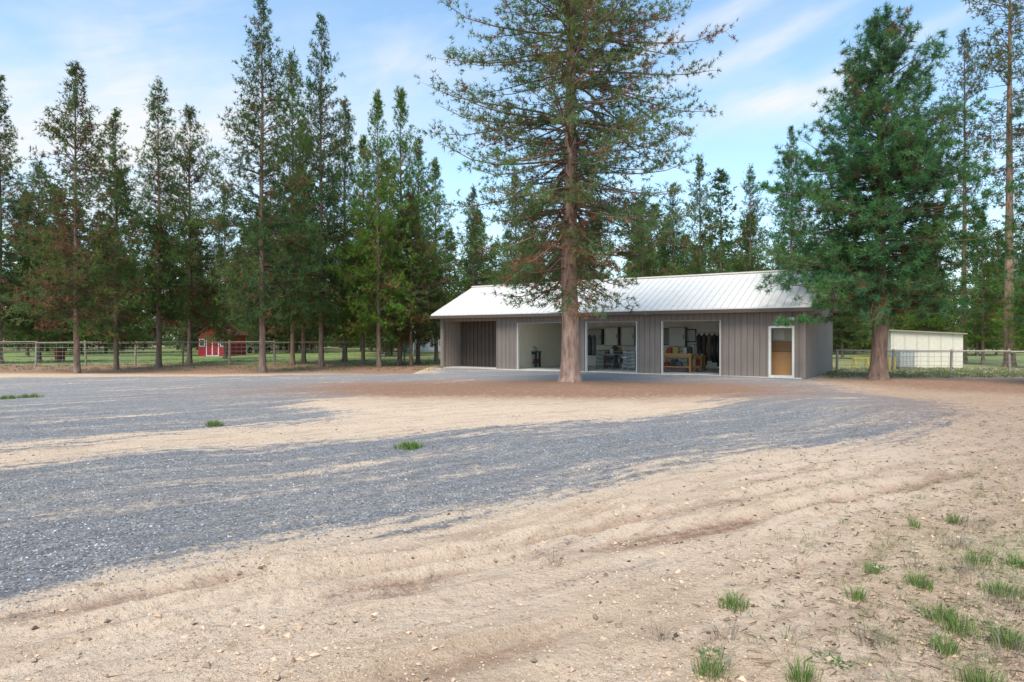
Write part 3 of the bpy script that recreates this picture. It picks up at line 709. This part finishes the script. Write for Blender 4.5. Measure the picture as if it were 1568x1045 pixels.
for a_ in range(4): an = a_*pi/2+.7; st_.tube([(.08*cos(an), .08*sin(an), .6), (.2*cos(an), .2*sin(an), 0)], .015, 6, (.4, .4, .4))
st_.obj('stool', [M_GEN], loc=inb(957, 2.2), rot=0)
pd = MB(); wd = (.50, .26, .11)
pd.box(-.8, .8, -.03, .03, 0, 2.3, (.50, .46, .38)); pd.box(-.40, .42, -.08, -.031, 0, 1.0, wd); pd.box(-.40, .42, -.07, -.031, 1.04, 1.45, (.38, .20, .09)); pd.box(-.30, .15, -.10, -.031, 1.5, 1.95, (.60, .60, .56))
pd.box(-.40, .42, -.10, -.031, 1.0, 1.04, (.25, .13, .06))
pd.obj('wooden_cupboard', [M_GEN], loc=inb(1196, 1.0), rot=BA)

# ------------------------------------------------------------ fences
def fence(name, A, B, hgt, spacing, col, rail=True, wires=6, post=.06, seed=0, rr_=.036):
    rr = np.random.default_rng(seed); A = np.array(A); B = np.array(B); Ln = np.linalg.norm(B-A); d_ = (B-A)/Ln; n_ = int(Ln/spacing)
    b_ = MB()
    for i in range(n_+1):
        p = A+d_*Ln*i/n_; tl_ = rr.normal(0, .02, 2); c = np.array(col)*rr.uniform(.7, 1.2)
        b_.tube([(p[0], p[1], -.1), (p[0]+tl_[0], p[1]+tl_[1], hgt*.5), (p[0]+tl_[0]*2, p[1]+tl_[1]*2, hgt+rr.uniform(.0, .08))], post*rr.uniform(.8, 1.15), 7, c)
        if i < n_:
            q = A+d_*Ln*(i+1)/n_
            if rail:
                z_ = hgt-.06+rr.normal(0, .015, 2); b_.tube([(p[0], p[1]-.05, z_[0]), (q[0], q[1]-.05, z_[1])], rr_, 6, np.array(col)*rr.uniform(.8, 1.2))
    for k_ in range(wires):
        z_ = .12+k_*(hgt-.25)/(wires-1); b_.tube([(A[0], A[1]-.06, z_), (B[0], B[1]-.06, z_)], .007, 4, (.3, .3, .29), 1)
    x_ = 0
    while x_ < Ln:
        p = A+d_*x_; b_.tube([(p[0], p[1]-.06, .1), (p[0], p[1]-.06, hgt-.12)], .005, 3, (.3, .3, .29), 1, False); x_ += .3
    b_.obj(name, [M_WOOD, M_METAL])
fence('wire_fence', (-37, 36.5), (-4.2, 43.2), 1.42, 2.4, (.30, .25, .19), True, 6, .06, 1, .032)
brc = np.array(Lc)+W*dxy+DP*nxy
fence('wire_fence', (brc[0]+.2, brc[1]), (30, 29.8), 1.06, 2.4, (.38, .32, .26), True, 5, .06, 2)
def shed(name, px, Y, w_, d_, hw, hr, wall, roof, rot=0, door=True, doorcol=(.7, .7, .68)):
    b_ = MB(); b_.box(-w_/2, w_/2, -d_/2, d_/2, 0, hw, wall)
    b_.prism([(-w_/2, hw), (w_/2, hw), (0, hr-.05)], -d_/2, d_/2, 'y', wall)
    for s_ in (-1, 1):
        q = [(s_*(w_/2+.2), hw-.12), (0, hr-.02), (0, hr+.06), (s_*(w_/2+.2), hw-.03)]
        b_.prism(q, -d_/2-.2, d_/2+.2, 'y', roof)
    if door:
        b_.box(-w_*.22, w_*.22, -d_/2-.03, -d_/2-.002, 0, hw*.85, doorcol); b_.box(-w_*.19, w_*.19, -d_/2-.045, -d_/2-.031, .08, hw*.8, wall)
        b_.box(-.04, .04, -d_/2-.06, -d_/2-.046, .08, hw*.8, doorcol)
        for s_ in (-1, 1): b_.box(s_*w_*.36-.25, s_*w_*.36+.25, -d_/2-.03, -d_/2-.002, hw*.45, hw*.8, doorcol); b_.box(s_*w_*.36-.2, s_*w_*.36+.2, -d_/2-.04, -d_/2-.031, hw*.48, hw*.77, (.05, .06, .08))
    X, Y = AT(px, Y); return b_.obj(name, [M_GEN], loc=(X, Y, 0), rot=rot)
shed('red_shed', 341, 62, 2.7, 3.4, 1.9, 2.75, (.34, .02, .03), (.20, .04, .04), -.1)
shed('house', 650, 84, 6, 6, 2.2, 3.4, (.55, .57, .58), (.22, .27, .33), .3)
b_ = MB(); cw = (.70, .64, .52)
b_.prism([(-1.8, 0), (1.8, 0), (1.8, 1.85), (-1.8, 2.05)], -1.2, 1.2, 'y', cw)
b_.prism([(-1.95, 2.06), (-1.95, 2.0), (1.95, 1.8), (1.95, 1.86), ], -1.35, 1.35, 'y', (.35, .3, .25))
for i in range(6): b_.box(-1.7+i*.6, -1.67+i*.6, -1.23, -1.202, .02, 1.8, tuple(c*.85 for c in cw))
X, Y = AT(1404, 38); b_.obj('white_storage_shed', [M_GEN], loc=(X, Y, 0), rot=-.15)
b_ = MB()
b_.box(-.42, .42, -.42, .42, .16, .9, (.6, .6, .55)); b_.box(-.5, .5, -.5, .5, 0, .14, (.25, .2, .15))
for i in range(6):
    xx = -.48+i*.192
    for yy in (-.49, .49): b_.tube([(xx, yy, .14), (xx, yy, 1.0)], .014, 5, (.45, .45, .43)); b_.tube([(yy, xx, .14), (yy, xx, 1.0)], .014, 5, (.45, .45, .43))
for z_ in (.2, .45, .7, 1.0):
    for yy in (-.49, .49): b_.tube([(-.49, yy, z_), (.49, yy, z_)], .014, 5, (.45, .45, .43)); b_.tube([(yy, -.49, z_), (yy, .49, z_)], .014, 5, (.45, .45, .43))
X, Y = AT(1380, 34.5); b_.obj('caged_water_tote', [M_GEN], loc=(X, Y, 0), rot=.2)
b_ = MB(); yc = (.60, .43, .06)
b_.box(-.5, .5, -.03, .03, .50, .58, yc)
for sx in (-.4, .4):
    for sy in (-.22, .22): b_.tube([(sx, 0, .52), (sx, sy, 0)], .025, 6, yc)
    b_.box(sx-.02, sx+.02, -.14, .14, .2, .24, yc)
X, Y = AT(1318, 36); b_.obj('yellow_sawhorse', [M_GEN], loc=(X, Y, 0), rot=.3)
b_ = MB(); b_.tube([(0, 0, 0), (0, 0, .7)], [.05, .045], 8, yc); b_.tube([(0, 0, .701), (0, 0, .75)], [.05, .02], 8, (.1, .1, .1)); me_ = b_.mesh('yellow_post', [M_GEN])
for px in (1362, 1370): X, Y = AT(px, 34); place(me_, 'yellow_post', (X, Y, 0))
b_ = MB()
for sx in (-1.3, 1.3):
    for sy in (-.8, .8): b_.tube([(sx, sy, 0), (sx, 0, 2.1)], .045, 6, (.6, .62, .62))
b_.tube([(-1.4, 0, 2.1), (1.4, 0, 2.1)], .045, 6, (.6, .62, .62))
for sx in (-.5, .5):
    for o_ in (-.2, .2): b_.tube([(sx+o_, 0, 2.1), (sx+o_, 0, .5)], .012, 4, (.2, .2, .2))
    b_.box(sx-.22, sx+.22, -.1, .1, .47, .5, (.1, .2, .4))
X, Y = AT(660, 55); b_.obj('swing_set', [M_GEN], loc=(X, Y, 0), rot=.4)
b_ = MB(); b_.tube([(0, 0, 0), (0, 0, .28), (0, 0, .3), (0, 0, .6), (0, 0, .62), (0, 0, .9)], [.3, .3, .315, .3, .315, .3], 16, (.22, .07, .04)); X, Y = AT(92, 47); b_.obj('rusty_barrel', [M_WOOD], loc=(X, Y, 0), )
def car(name, px, Y, col, rot):
    b_ = MB(); prof = [(-2.2, .35), (2.2, .35), (2.25, .75), (2.1, .95), (-2.2, .95)]
    b_.prism(prof, -.85, .85, 'y', col); b_.prism([(-1.9, .951), (1.0, .951), (.4, 1.5), (-1.6, 1.5)], -.75, .75, 'y', (.05, .06, .07)); b_.prism([(-1.55, 1.501), (.35, 1.501), (.25, 1.56), (-1.5, 1.56)], -.7, .7, 'y', col)
    for sx in (-1.4, 1.4):
        for sy in (-.87, .69): b_.tube([(sx, sy, .34), (sx, sy+.18, .34)], .34, 14, (.03, .03, .03))
    X, Y = AT(px, Y); b_.obj(name, [M_GEN], loc=(X, Y, 0), rot=rot)
car('parked_car', 388, 74, (.6, .6, .6), 1.2)

# ------------------------------------------------------------ camera
cam = D.cameras.new('camera'); co = D.objects.new('camera', cam); scene.collection.objects.link(co)
cam.lens = 24; cam.sensor_width = 36; co.location = (0, 0, CAMH); co.rotation_euler = (radians(90-.25), 0, 0); cam.clip_end = 6000
scene.camera = co
scene.view_settings.view_transform = 'Standard'; scene.view_settings.look = 'None'; scene.view_settings.exposure = 0
print('TRIS', sum(len(m.polygons) for m in D.meshes))
